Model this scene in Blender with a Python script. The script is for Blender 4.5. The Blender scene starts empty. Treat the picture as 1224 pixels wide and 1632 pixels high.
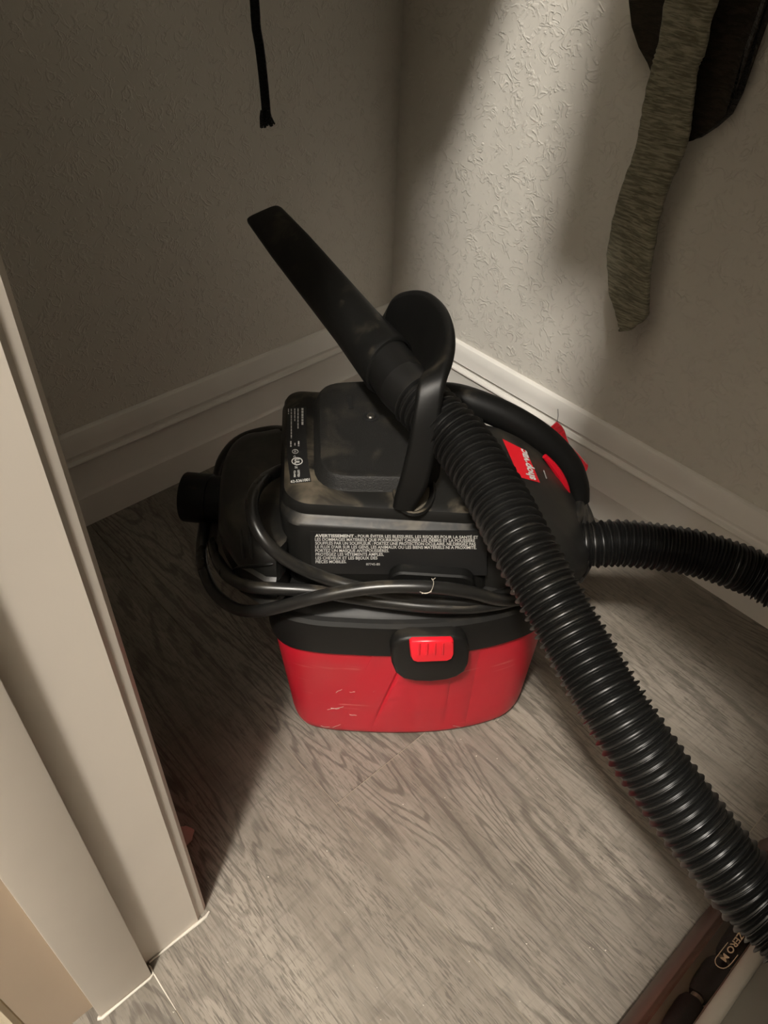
import bpy, math, random
from mathutils import Vector, Matrix, noise as mnoise
random.seed(7)
SC = bpy.context.scene
COL = SC.collection

# ------------------------------------------------------------ camera
F_PX = 1240.37
CAM = Vector((0.7838, -0.7423, 0.6944))
def cam_axes(yaw=0.809728, pitch=0.74352, roll=0.0433646):
    cy, sy, cp, sp = math.cos(yaw), math.sin(yaw), math.cos(pitch), math.sin(pitch)
    f = Vector((-sy*cp, cy*cp, -sp)); r = Vector((cy, sy, 0)); u = r.cross(f)
    cr, sr = math.cos(roll), math.sin(roll)
    return cr*r + sr*u, -sr*r + cr*u, f
CR, CU, CF = cam_axes()
cd = bpy.data.cameras.new('camera'); cam = bpy.data.objects.new('camera', cd); COL.objects.link(cam)
cam.matrix_world = Matrix(((CR.x, CU.x, -CF.x, CAM.x), (CR.y, CU.y, -CF.y, CAM.y), (CR.z, CU.z, -CF.z, CAM.z), (0, 0, 0, 1)))
cd.sensor_fit = 'VERTICAL'; cd.sensor_height = 24.0; cd.lens = F_PX / 1632 * 24.0
cd.clip_start = 0.01
SC.camera = cam

# ------------------------------------------------------------ world, lamps, exposure
w = bpy.data.worlds.new('world'); SC.world = w; w.use_nodes = True
w.node_tree.nodes['Background'].inputs[0].default_value = (1.0, 0.86, 0.68, 1)
w.node_tree.nodes['Background'].inputs[1].default_value = 0.03
LAMP = Vector((1.13, -1.65, 2.45))
ld = bpy.data.lights.new('hall_ceiling_lamp', 'POINT'); ld.shadow_soft_size = 0.09
ld.energy = 298; ld.color = (1.0, 0.945, 0.87)
lo = bpy.data.objects.new('hall_ceiling_lamp', ld); COL.objects.link(lo); lo.location = LAMP
SC.view_settings.view_transform = 'Standard'; SC.view_settings.look = 'None'
SC.view_settings.gamma = 1.0; SC.view_settings.use_curve_mapping = False
SC.view_settings.exposure = 0.0

# ------------------------------------------------------------ measuring helpers
O = Vector((0.492, -0.440, 0.0))               # foot of the vacuum's front
A45 = math.radians(45)
def to_local(p):
    d = p - O; c = math.cos(A45)
    return Vector((c*(d.x + d.y), c*(d.y - d.x), d.z))
def ray(x, y): return CF + CR*((x - 612)/F_PX) - CU*((y - 816)/F_PX)
def at(x, y, d): return CAM + ray(x, y)*d       # world point at a view depth
def atl(x, y, d): return to_local(at(x, y, d))
def plane_hit(x, y, p0, n):
    r = ray(x, y); return CAM + r*((p0 - CAM).dot(n)/r.dot(n))
def at_y(x, y, Y): return plane_hit(x, y, Vector((0, Y, 0)), Vector((0, 1, 0)))
CL = to_local(CAM)
def rayl(x, y):
    r = ray(x, y); c = math.cos(A45); return Vector((c*(r.x + r.y), c*(r.y - r.x), r.z))
def lhit(x, y, p0, n):                          # in the vacuum's own frame
    r = rayl(x, y); return CL + r*((p0 - CL).dot(n)/r.dot(n))
def lv(x, y, v): return lhit(x, y, Vector((0, v, 0)), Vector((0, 1, 0)))
def lz(x, y, z): return lhit(x, y, Vector((0, 0, z)), Vector((0, 0, 1)))

# ------------------------------------------------------------ mesh helpers
class MB:
    def __init__(s): s.v = []; s.f = []
    def add(s, vs, fs):
        o = len(s.v); s.v += [tuple(p) for p in vs]; s.f += [tuple(i + o for i in f) for f in fs]
    def loft(s, rings, closed=True, caps=(True, True), wrap=False):
        n = len(rings[0]); vs = [p for r in rings for p in r]; fs = []
        m = len(rings)
        for i in range(m if wrap else m - 1):
            a, b = i*n, ((i + 1) % m)*n
            for j in range(n if closed else n - 1):
                k = (j + 1) % n
                fs.append((a + j, a + k, b + k, b + j))
        if caps[0]: fs.append(tuple(reversed(range(n))))
        if caps[1]: fs.append(tuple((m - 1)*n + j for j in range(n)))
        s.add(vs, fs)
    def tube(s, pts, r, seg=12, caps=(True, True), squash=None):
        pts = [Vector(p) for p in pts]; fr = frames(pts)
        rings = []
        for i, (p, (t, a, b)) in enumerate(zip(pts, fr)):
            rr_ = r[i] if isinstance(r, (list, tuple)) else r
            rings.append([p + a*(rr_*math.cos(q)) + b*(rr_*math.sin(q)) for q in [2*math.pi*k/seg for k in range(seg)]])
        s.loft(rings, caps=caps)
    def box(s, lo, hi):
        x0, y0, z0 = lo; x1, y1, z1 = hi
        s.add([(x0,y0,z0),(x1,y0,z0),(x1,y1,z0),(x0,y1,z0),(x0,y0,z1),(x1,y0,z1),(x1,y1,z1),(x0,y1,z1)],
              [(0,3,2,1),(4,5,6,7),(0,1,5,4),(1,2,6,5),(2,3,7,6),(3,0,4,7)])
    def prism(s, poly, z0, z1):                 # poly in xy, counter-clockwise
        n = len(poly)
        s.loft([[(x, y, z0) for x, y in poly], [(x, y, z1) for x, y in poly]])
    def build(s, name, mat, parent=None, smooth=35, bevel=0, subsurf=0):
        me = bpy.data.meshes.new(name); me.from_pydata(s.v, [], s.f)
        import bmesh
        bm = bmesh.new(); bm.from_mesh(me); bmesh.ops.remove_doubles(bm, verts=bm.verts, dist=1e-6)
        bmesh.ops.recalc_face_normals(bm, faces=bm.faces)
        if bevel:
            es = [e for e in bm.edges if len(e.link_faces) == 2 and e.calc_face_angle(0) > math.radians(30)]
            bmesh.ops.bevel(bm, geom=es, offset=bevel, segments=2, profile=0.6, affect='EDGES', clamp_overlap=True)
        bm.to_mesh(me); bm.free()
        if smooth:
            for p in me.polygons: p.use_smooth = True
            me.set_sharp_from_angle(angle=math.radians(smooth))
        o = bpy.data.objects.new(name, me); COL.objects.link(o)
        if mat: me.materials.append(mat)
        if parent: o.parent = parent
        if subsurf:
            md = o.modifiers.new('round', 'SUBSURF'); md.levels = subsurf; md.render_levels = subsurf
        return o
def frames(pts):
    out = []; n = len(pts); prev = None
    for i in range(n):
        t = (pts[min(i + 1, n - 1)] - pts[max(i - 1, 0)]).normalized()
        if prev is None:
            a = t.cross(Vector((0, 0, 1)))
            if a.length < 1e-3: a = t.cross(Vector((1, 0, 0)))
            a.normalize()
        else:
            a = (prev - t*prev.dot(t)).normalized()
        prev = a; out.append((t, a, t.cross(a)))
    return out
def spline(pts, step):
    P = [Vector(p) for p in pts]; P = [2*P[0] - P[1]] + P + [2*P[-1] - P[-2]]
    dense = []
    for i in range(1, len(P) - 2):
        for k in range(40):
            t = k/40; a, b, c, d = P[i-1], P[i], P[i+1], P[i+2]
            dense.append(0.5*((2*b) + (c - a)*t + (2*a - 5*b + 4*c - d)*t*t + (3*b - a - 3*c + d)*t**3))
    dense.append(P[-2])
    L = [0]
    for i in range(1, len(dense)): L.append(L[-1] + (dense[i] - dense[i-1]).length)
    m = max(2, int(L[-1]/step)); out = []; j = 0
    for k in range(m + 1):
        s_ = L[-1]*k/m
        while j < len(L) - 2 and L[j+1] < s_: j += 1
        q = (s_ - L[j])/max(L[j+1] - L[j], 1e-9); out.append(dense[j].lerp(dense[j+1], q))
    return out
def rrect(x0, x1, y0, y1, r, n=8):              # rounded rectangle outline, r one number or (front-left, front-right, back-right, back-left)
    if not isinstance(r, (list, tuple)): r = (r,)*4
    cs = [(x0 + r[0], y0 + r[0], r[0], 180), (x1 - r[1], y0 + r[1], r[1], 270), (x1 - r[2], y1 - r[2], r[2], 0), (x0 + r[3], y1 - r[3], r[3], 90)]
    out = []
    for cx, cy, q, a0 in cs:
        for k in range(n + 1):
            a = math.radians(a0 + 90*k/n); out.append((cx + q*math.cos(a), cy + q*math.sin(a)))
    return out
def smooth_loop(pts, n):
    P = [Vector((*p, 0)) for p in pts]; m = len(P); out = []
    for i in range(m):
        a, b, c, d = P[i-1], P[i], P[(i+1) % m], P[(i+2) % m]
        for k in range(n):
            t = k/n
            q = 0.5*((2*b) + (c - a)*t + (2*a - 5*b + 4*c - d)*t*t + (3*b - a - 3*c + d)*t**3)
            out.append((q.x, q.y))
    return out
def inset(poly, d):                             # shrink an outline by d
    n = len(poly); out = []
    for i in range(n):
        a, b, c = Vector(poly[i-1]), Vector(poly[i]), Vector(poly[(i+1) % n])
        t = (c - a).normalized(); out.append((b.x - t.y*d, b.y + t.x*d))
    return out
def lev(poly, z): return [(x, y, z) for x, y in poly]
def tag(o, label=None, cat=None, group=None, kind=None):
    for k, v in (('label', label), ('category', cat), ('group', group), ('kind', kind)):
        if v: o[k] = v
    return o
def empty(name, loc, rz=0):
    o = bpy.data.objects.new(name, None); COL.objects.link(o); o.location = loc; o.rotation_euler = (0, 0, rz)
    o.empty_display_size = 0.05; return o

# ------------------------------------------------------------ materials
def mat(name, col, rough=0.5, spec=0.5, metal=0.0):
    m = bpy.data.materials.new(name); m.use_nodes = True; b = m.node_tree.nodes['Principled BSDF']
    b.inputs['Base Color'].default_value = (*col, 1); b.inputs['Roughness'].default_value = rough
    b.inputs['Specular IOR Level'].default_value = spec; b.inputs['Metallic'].default_value = metal
    return m
class NT:
    def __init__(s, m): s.t = m.node_tree; s.b = s.t.nodes['Principled BSDF']
    def n(s, ty, **kw):
        o = s.t.nodes.new(ty)
        for k, v in kw.items():
            if k.startswith('i_'):
                key = k[2:].replace('_', ' '); o.inputs[key].default_value = v
            else: setattr(o, k, v)
        return o
    def l(s, a, b): s.t.links.new(a, b)
    def math(s, op, a, b=None, c=None, clamp=False):
        o = s.t.nodes.new('ShaderNodeMath'); o.operation = op; o.use_clamp = clamp
        for i, x in enumerate((a, b, c)):
            if x is None: continue
            if isinstance(x, (int, float)): o.inputs[i].default_value = x
            else: s.l(x, o.inputs[i])
        return o.outputs[0]
    def ss(s, x, a, b):                          # smoothstep
        o = s.n('ShaderNodeMapRange', interpolation_type='SMOOTHSTEP'); s.l(x, o.inputs[0])
        o.inputs[1].default_value = a; o.inputs[2].default_value = b; return o.outputs[0]
    def mix(s, f, a, b):
        o = s.n('ShaderNodeMix', data_type='RGBA')
        for i, x in ((0, f), (6, a), (7, b)):
            if isinstance(x, (int, float)): o.inputs[i].default_value = x
            elif isinstance(x, tuple): o.inputs[i].default_value = (*x, 1)
            else: s.l(x, o.inputs[i])
        return o.outputs[2]
    def noise(s, vec, scale, detail=2, rough=0.5, dist=0.0):
        o = s.n('ShaderNodeTexNoise'); o.inputs['Scale'].default_value = scale; o.inputs['Detail'].default_value = detail
        o.inputs['Roughness'].default_value = rough; o.inputs['Distortion'].default_value = dist
        if vec is not None: s.l(vec, o.inputs['Vector'])
        return o.outputs[0]
    def coord(s, scale=(1, 1, 1), loc=None, rot=(0, 0, 0)):
        c = s.n('ShaderNodeTexCoord'); m_ = s.n('ShaderNodeMapping'); s.l(c.outputs['Object'], m_.inputs[0])
        m_.inputs['Scale'].default_value = scale; m_.inputs['Rotation'].default_value = rot
        if loc is not None: s.l(loc, m_.inputs[1])
        return m_.outputs[0]
    def bump(s, h, strength, dist):
        o = s.n('ShaderNodeBump'); o.inputs['Strength'].default_value = strength; o.inputs['Distance'].default_value = dist
        s.l(h, o.inputs['Height']); s.l(o.outputs[0], s.b.inputs['Normal'])

def make_wall():
    m = mat('textured_wall_paint', (0.66, 0.63, 0.565), 0.7, 0.3); t = NT(m); c = t.coord()
    n1 = t.noise(c, 58, 2, 0.55, 1.3); d = t.math('ABSOLUTE', t.math('SUBTRACT', n1, 0.5))
    ridge = t.ss(d, 0.06, 0.0)
    mask = t.ss(t.noise(c, 52, 2, 0.55), 0.43, 0.58)
    blob = t.ss(t.noise(c, 120, 2, 0.5, 0.6), 0.60, 0.74)
    fine = t.noise(c, 300, 2)
    h = t.math('ADD', t.math('MULTIPLY', ridge, mask), t.math('MULTIPLY', blob, 0.75))
    h = t.math('ADD', h, t.math('MULTIPLY', fine, 0.12))
    t.bump(h, 0.55, 0.0012)
    return m
def make_trim(name, col, rough=0.35):
    m = mat(name, col, rough, 0.5); t = NT(m); c = t.coord()
    t.bump(t.noise(c, 60, 3), 0.08, 0.0006)
    v = t.noise(c, 9, 3); t.l(t.mix(t.ss(v, 0.35, 0.75), col, tuple(x*0.93 for x in col)), t.b.inputs['Base Color'])
    return m
def make_wood():
    m = mat('oak_vinyl_plank', (0.3, 0.26, 0.2), 0.45, 0.4); t = NT(m)
    oi = t.n('ShaderNodeObjectInfo'); tc = t.n('ShaderNodeTexCoord')
    off = t.n('ShaderNodeVectorMath', operation='MULTIPLY_ADD')
    cb = t.n('ShaderNodeCombineXYZ'); t.l(oi.outputs['Random'], cb.inputs[0]); t.l(oi.outputs['Random'], cb.inputs[1]); t.l(oi.outputs['Random'], cb.inputs[2])
    t.l(cb.outputs[0], off.inputs[0]); off.inputs[1].default_value = (17.0, 0.0, 31.0); t.l(tc.outputs['Object'], off.inputs[2])
    P = off.outputs[0]
    def scaled(sx, sy):
        m_ = t.n('ShaderNodeMapping'); t.l(P, m_.inputs[0]); m_.inputs['Scale'].default_value = (sx, sy, 1); return m_.outputs[0]
    base = t.noise(scaled(1.8, 14), 1.0, 4, 0.6, 0.4)           # broad streaks along the plank
    # growth rings: contours of a stretched field, so they run along the board and close into cathedrals
    field = t.noise(scaled(1.9, 10.0), 1.0, 2.5, 0.42, 0.9)
    jit = t.noise(scaled(30, 160), 1.0, 2, 0.6)
    rings = t.math('SINE', t.math('ADD', t.math('MULTIPLY', field, 135), t.math('MULTIPLY', jit, 4.5)))
    rings = t.ss(rings, 0.25, 1.0)
    rmask = t.ss(t.noise(scaled(2.5, 7), 1.0, 2), 0.38, 0.58)
    fibre = t.noise(scaled(20, 300), 1.0, 4, 0.7, 0.3)
    pores = t.ss(t.noise(scaled(34, 330), 1.0, 3, 0.6, 0.5), 0.54, 0.66)
    dash = t.ss(t.noise(scaled(70, 640), 1.0, 2, 0.55, 0.6), 0.51, 0.62)
    dmask = t.ss(t.noise(scaled(5, 22), 1.0, 3, 0.6), 0.36, 0.62)
    saw = t.ss(t.noise(scaled(150, 12), 1.0, 3, 0.6, 0.3), 0.52, 0.72)   # faint cross cuts
    blot = t.noise(scaled(7, 11), 1.0, 4, 0.65)
    k = t.mix(t.ss(base, 0.3, 0.72), (0.170, 0.146, 0.115), (0.292, 0.256, 0.208))
    k = t.mix(t.math('MULTIPLY', t.math('MULTIPLY', rings, rmask), 0.72), k, (0.085, 0.071, 0.055))
    k = t.mix(t.math('MULTIPLY', pores, 0.45), k, (0.075, 0.062, 0.048))
    k = t.mix(t.math('MULTIPLY', t.math('MULTIPLY', dash, t.math('MULTIPLY_ADD', dmask, 0.8, 0.2)), 0.62), k, (0.072, 0.06, 0.047))
    k = t.mix(t.math('MULTIPLY', t.ss(fibre, 0.45, 0.72), 0.34), k, (0.34, 0.305, 0.255))
    k = t.mix(t.math('MULTIPLY', saw, 0.24), k, (0.10, 0.087, 0.07))
    k = t.mix(t.math('MULTIPLY', t.ss(blot, 0.52, 0.72), 0.32), k, (0.125, 0.113, 0.096))
    hv = t.n('ShaderNodeHueSaturation'); t.l(k, hv.inputs['Color'])
    t.l(t.math('MULTIPLY_ADD', oi.outputs['Random'], 0.22, 0.88), hv.inputs['Value']); hv.inputs['Saturation'].default_value = 0.9
    t.l(hv.outputs[0], t.b.inputs['Base Color'])
    h = t.math('ADD', t.math('MULTIPLY', rings, rmask), t.math('ADD', pores, fibre))
    t.bump(t.math('MULTIPLY', h, -1.0), 0.25, 0.0006)
    t.l(t.math('MULTIPLY_ADD', pores, 0.2, 0.42), t.b.inputs['Roughness'])
    return m
def make_plastic(name, col, rough, dust=0.0, grain=0.0, spec=0.5, dustcol=(0.20, 0.165, 0.115), lo_=0.5, hi_=0.68, scale=26):
    m = mat(name, col, rough, spec); t = NT(m); c = t.coord()
    k = None
    n2 = t.noise(c, 14, 4, 0.6)
    t.l(t.math('MULTIPLY_ADD', n2, 0.22, rough - 0.1), t.b.inputs['Roughness'])
    if dust:                                                  # dust lies on faces that look up
        g = t.n('ShaderNodeNewGeometry'); sx = t.n('ShaderNodeSeparateXYZ'); t.l(g.outputs['Normal'], sx.inputs[0])
        up = t.ss(sx.outputs[2], 0.45, 0.95); d = t.ss(t.noise(c, scale, 4, 0.6, 0.5), lo_, hi_)
        fac = t.math('MULTIPLY', t.math('MULTIPLY', up, d), dust)
        t.l(t.mix(fac, col, dustcol), t.b.inputs['Base Color'])
    if grain: t.bump(t.noise(c, 900, 2), grain, 0.0004)
    return m
def make_red():
    m = mat('red_tank_plastic', (0.60, 0.012, 0.030), 0.42, 0.4); t = NT(m); c = t.coord()
    s1 = t.ss(t.noise(t.coord((9, 9, 130), rot=(0.4, 0.25, 0.3)), 1.0, 2, 0.5, 0.5), 0.66, 0.74)
    s2 = t.ss(t.noise(t.coord((10, 10, 150), rot=(-0.5, 0.5, 0.0)), 1.0, 2, 0.5, 0.5), 0.67, 0.75)
    sc = t.math('MULTIPLY', t.math('MAXIMUM', s1, s2), t.ss(t.noise(c, 22, 2), 0.52, 0.62))
    k = t.mix(t.math('MULTIPLY', sc, 0.30), (0.60, 0.012, 0.030), (0.75, 0.32, 0.28))
    k = t.mix(t.math('MULTIPLY', t.ss(t.noise(c, 12, 3), 0.45, 0.7), 0.18), k, (0.45, 0.06, 0.05))
    t.l(k, t.b.inputs['Base Color'])
    t.l(t.math('MULTIPLY_ADD', t.noise(c, 18, 3), 0.25, 0.28), t.b.inputs['Roughness'])
    return m
def make_cloth(name, col, col2, sx, sz):
    m = mat(name, col, 0.95, 0.1); t = NT(m)
    c = t.coord((sx, sx, sz)); n_ = t.noise(c, 1.0, 3, 0.6, 0.4)
    t.l(t.mix(t.ss(n_, 0.35, 0.7), col, col2), t.b.inputs['Base Color']); t.bump(n_, 0.8, 0.003)
    t.b.inputs['Sheen Weight'].default_value = 0.2
    return m
M = dict(
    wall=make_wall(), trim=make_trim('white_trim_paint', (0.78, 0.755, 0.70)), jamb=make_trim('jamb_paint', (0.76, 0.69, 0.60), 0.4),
    jamb_tan=make_trim('tan_jamb_face', (0.46, 0.36, 0.26), 0.4), casing=make_trim('cream_casing_paint', (0.62, 0.53, 0.38), 0.35),
    caulk=mat('white_caulk', (0.62, 0.575, 0.50), 0.6), wood=make_wood(), under=mat('pale_underlay', (0.30, 0.26, 0.20), 0.9),
    hallwall=mat('hall_paint', (0.26, 0.235, 0.20), 0.8),
    ceil=mat('ceiling_paint', (0.5, 0.48, 0.44), 0.9),
    red=make_red(), redgloss=mat('red_button_plastic', (0.80, 0.016, 0.03), 0.3), redtrim=mat('red_trim_plastic', (0.50, 0.006, 0.016), 0.35), redcloth=make_cloth('red_ribbed_cloth', (0.5, 0.006, 0.014), (0.62, 0.01, 0.02), 90, 90),
    black=make_plastic('black_plastic', (0.008, 0.0077, 0.007), 0.46, 0.08, 0.05, spec=0.3),
    cover=make_plastic('dusty_black_plastic', (0.008, 0.0078, 0.007), 0.46, 0.5, 0.08, spec=0.3, lo_=0.42, hi_=0.66, scale=22),
    shell=make_plastic('faintly_dusty_black_plastic', (0.013, 0.0127, 0.0115), 0.40, 0.26, 0.08, spec=0.45, lo_=0.42, hi_=0.75, scale=18),
    pad=make_plastic('grained_black_plastic', (0.011, 0.0107, 0.0098), 0.5, 0.12, 0.9, spec=0.35, lo_=0.45, hi_=0.7),
    dusty=mat('dust_coated_plastic', (0.10, 0.085, 0.062), 0.8), matte=make_plastic('matt_black_plastic', (0.005, 0.0049, 0.0045), 0.44, 0.16, 0.1, spec=0.24, lo_=0.55, hi_=0.75, scale=40),
    hose=make_plastic('black_hose_plastic', (0.0065, 0.0064, 0.006), 0.36, 0.05, 0.0, spec=0.5), cord=make_plastic('black_cord_rubber', (0.013, 0.0125, 0.0115), 0.3, 0.2),
    label=mat('black_label_film', (0.010, 0.010, 0.010), 0.45), ink=mat('white_label_ink', (0.62, 0.61, 0.57), 0.6), inkgrey=mat('faded_label_ink', (0.36, 0.355, 0.33), 0.6),
    redlabel=mat('red_label_film', (0.66, 0.012, 0.022), 0.4), chrome=mat('screw_steel', (0.6, 0.58, 0.54), 0.3, 0.5, 1.0),
    olive=make_cloth('olive_knit', (0.12, 0.11, 0.07), (0.30, 0.28, 0.20), 70, 560), dark=make_cloth('dark_brown_cloth', (0.020, 0.016, 0.010), (0.034, 0.027, 0.018), 90, 300),
    greyjacket=make_cloth('grey_cloth', (0.10, 0.10, 0.10), (0.14, 0.14, 0.14), 200, 200),
    strap=make_cloth('black_cord_weave', (0.006, 0.006, 0.006), (0.012, 0.012, 0.011), 300, 500), rod=mat('rod_steel', (0.55, 0.54, 0.52), 0.35, 0.5, 1.0),
    lint=mat('pale_lint', (0.55, 0.50, 0.42), 0.9), pink=mat('pinkish_paper', (0.55, 0.36, 0.31), 0.8),
)

# ------------------------------------------------------------ the setting
def struct(o, label=None): o['kind'] = 'structure'; return o
b = MB(); b.box((-0.35, -2.95, -0.06), (2.0, 0.12, -0.0010)); floor = struct(b.build('floor', M['under'], smooth=0))  # pale slab shows through the plank joints as light lines
def plank(x0, x1, y0, y1):
    g = 0.0004; b = MB(); cx, cy = (x0 + x1)/2, (y0 + y1)/2; hx, hy = (x1 - x0)/2 - g, (y1 - y0)/2 - g
    e = 0.0002; q = [(-hx, -hy), (hx, -hy), (hx, hy), (-hx, hy)]; q2 = [(-hx + e, -hy + e), (hx - e, -hy + e), (hx - e, hy - e), (-hx + e, hy - e)]
    b.loft([lev(q, -0.0008), lev(q, -e), lev(q2, 0.0)])
    o = b.build('plank', M['wood'], floor, smooth=0); o.location = (cx, cy, 0)
    return o
rows = [(-0.132, 0.0, [0.33]), (-0.328, -0.132, [0.78]), (-0.525, -0.328, [0.508]), (-0.724, -0.525, [-0.10, 1.12]), (-0.921, -0.724, [0.38, 1.6]),
        (-1.118, -0.921, [0.9]), (-1.315, -1.118, [0.45]), (-1.512, -1.315, [1.1]), (-1.709, -1.512, [0.6]), (-1.906, -1.709, [1.3]), (-2.103, -1.906, [0.4]), (-2.35, -2.103, [0.9])]
for y0, y1, js in rows:
    xs = [-0.3] + js + [1.95]
    for a, c in zip(xs[:-1], xs[1:]): plank(a, c, y0, y1)
b = MB(); b.box((-0.12, -0.81, 0), (0, 0.12, 2.66)); struct(b.build('wall_left', M['wall'], smooth=0))
b = MB(); b.box((0, 0, 0), (2.0, 0.12, 2.66)); struct(b.build('wall_back', M['wall'], smooth=0))
b = MB(); b.box((1.55, -0.665, 0), (1.67, 0, 2.66)); struct(b.build('wall_right', M['wall'], smooth=0))
b = MB(); b.box((0, -0.795, 0), (0.494, -0.670, 2.66)); b.box((0.888, -0.795, 0), (2.0, -0.670, 2.66)); b.box((0.494, -0.795, 2.08), (0.888, -0.670, 2.66))  # unseen right pier set close in, placed to shade the lower right floor
struct(b.build('wall_front', M['wall'], smooth=0))
b = MB(); b.box((-0.35, -2.45, 2.66), (2.0, 0.12, 2.74)); struct(b.build('ceiling', M['ceil'], smooth=0))
b = MB(); b.box((-0.35, -2.45, 0), (2.0, -2.35, 2.66)); struct(b.build('wall_hall', M['hallwall'], smooth=0))

# baseboards: moulded profile (depth from wall, height)
H = 0.133
PROF = [(0.0, 0.0), (0.0145, 0.0), (0.0145, 0.044), (0.0128, 0.0475), (0.0122, 0.0500), (0.0100, 0.070), (0.0100, 0.085), (0.0108, 0.0905), (0.0130, 0.0925), (0.0138, 0.0940), (0.0132, 0.0955),
        (0.0090, 0.0972), (0.0076, 0.0990), (0.0078, 0.1035), (0.0104, 0.1050), (0.0114, 0.1060), (0.0108, 0.1075), (0.0096, 0.118), (0.0082, 0.1265), (0.0060, 0.1310), (0.0030, 0.1328), (0.0, H)]
b = MB(); b.loft([[(d, -d - 0.00005, z) for d, z in PROF], [(d, -0.668, z) for d, z in PROF]]); struct(b.build('baseboard_left', M['trim'], smooth=25))
b = MB(); b.loft([[(d + 0.00005, -d, z) for d, z in PROF], [(1.55, -d, z) for d, z in PROF]]); struct(b.build('baseboard_back', M['trim'], smooth=25))

# door jamb: reveal, stop, hall-side casing
b = MB(); b.prism([(0.494, -0.6655), (0.5055, -0.6655), (0.5085, -0.6685), (0.5095, -0.6735), (0.5105, -0.6748), (0.512, -0.6765), (0.512, -0.742), (0.494, -0.742)], 0, 2.06)
trim = b.build('trim_1', M['jamb'], smooth=20); struct(trim)
b = MB(); b.prism([(0.5125, -0.7255), (0.5225, -0.7255), (0.5225, -0.7695), (0.5125, -0.7695)][::-1], 0, 2.05); o = b.build('trim_2', M['jamb'], smooth=20, bevel=0.0012); struct(o)
b = MB(); b.prism([(0.494, -0.7425), (0.512, -0.7425), (0.512, -0.8085), (0.494, -0.8085)][::-1], 0, 2.06); o = b.build('trim_3', M['jamb_tan'], smooth=20); struct(o)  # hall-side jamb face, coloured a darker tan than the stop
b = MB(); b.prism([(0.42, -0.8088), (0.506, -0.8088), (0.510, -0.8100), (0.5125, -0.8130), (0.510, -0.8160), (0.506, -0.8175), (0.504, -0.8205), (0.500, -0.8225), (0.42, -0.8200)][::-1], 0, 2.12)
o = b.build('trim_4', M['casing'], smooth=30); struct(o)
# caulk bead along the jamb foot
b = MB(); pth = [(0.5118, -0.6655, .0008), (0.5135, -0.6700, .0008), (0.5135, -0.6765, .0008), (0.5132, -0.700, .0008), (0.5132, -0.7225, .0008)]
b.tube([Vector(p) for p in pth], [.0008, .0014, .0016, .0011, .0008], 8)
b.tube([Vector(p) for p in [(0.5165, -0.7235, .0008), (0.5225, -0.7243, .0008), (0.5238, -0.728, .0008), (0.5238, -0.750, .0008), (0.5238, -0.7690, .0008), (0.522, -0.7712, .0008)]], [.0006, .0008, .0011, .0011, .0015, .0018], 8)
o = b.build('caulk_bead', M['caulk'], trim)
b = MB(); b.tube([(0.5150, -0.7238, 0.0002), (0.535, -0.7240, 0.0002), (0.556, -0.7240, 0.0002)], [.0007, .0006, .0003], 6); b.build('caulk_thread', M['caulk'], trim)

# ------------------------------------------------------------ wet and dry vacuum
vac = empty('shop_vacuum', O, A45)
tag(vac, 'small black and red wet and dry vacuum standing on the floor in the closet corner', 'vacuum')
# outlines in the vacuum's frame (u right, v back, z up)
RIM = smooth_loop([(-0.072, -0.020), (-0.04, -0.0205), (-0.008, -0.0195), (0.025, -0.016), (0.055, -0.0100), (0.090, 0.002), (0.120, 0.0200), (0.136, 0.048), (0.140, 0.085), (0.136, 0.125), (0.118, 0.162), (0.085, 0.186), (0.04, 0.197), (-0.02, 0.198),
                   (-0.07, 0.192), (-0.103, 0.172), (-0.117, 0.135), (-0.119, 0.085), (-0.117, 0.040), (-0.111, 0.006), (-0.097, -0.0135)], 4)
def scale_to(poly, x0, x1, y0, y1):
    xs = [p[0] for p in poly]; ys = [p[1] for p in poly]; a, b_, c, d = min(xs), max(xs), min(ys), max(ys)
    return [(x0 + (p[0] - a)/(b_ - a)*(x1 - x0), y0 + (p[1] - c)/(d - c)*(y1 - y0)) for p in poly]
BASE = scale_to(RIM, -0.107, 0.134, 0.001, 0.172)
def lerp_poly(a, c, t): return [(p[0] + (q[0] - p[0])*t, p[1] + (q[1] - p[1])*t) for p, q in zip(a, c)]
b = MB(); rings = []
RIMI = inset(RIM, 0.0018)
for z, t, ins in [(0.0, 0, .012), (0.0015, 0, .006), (0.005, 0.01, .0025), (0.011, 0.03, 0.0006), (0.02, 0.08, 0), (0.05, .27, 0), (0.08, .47, 0), (0.11, .67, 0), (0.14, .86, 0), (0.1625, 1.0, 0), (0.172, 1.0, 0.001)]:
    p = lerp_poly(BASE, RIMI, t); rings.append(lev(inset(p, ins), z))
b.loft(rings); b.build('tank', M['red'], vac, smooth=40)
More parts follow.
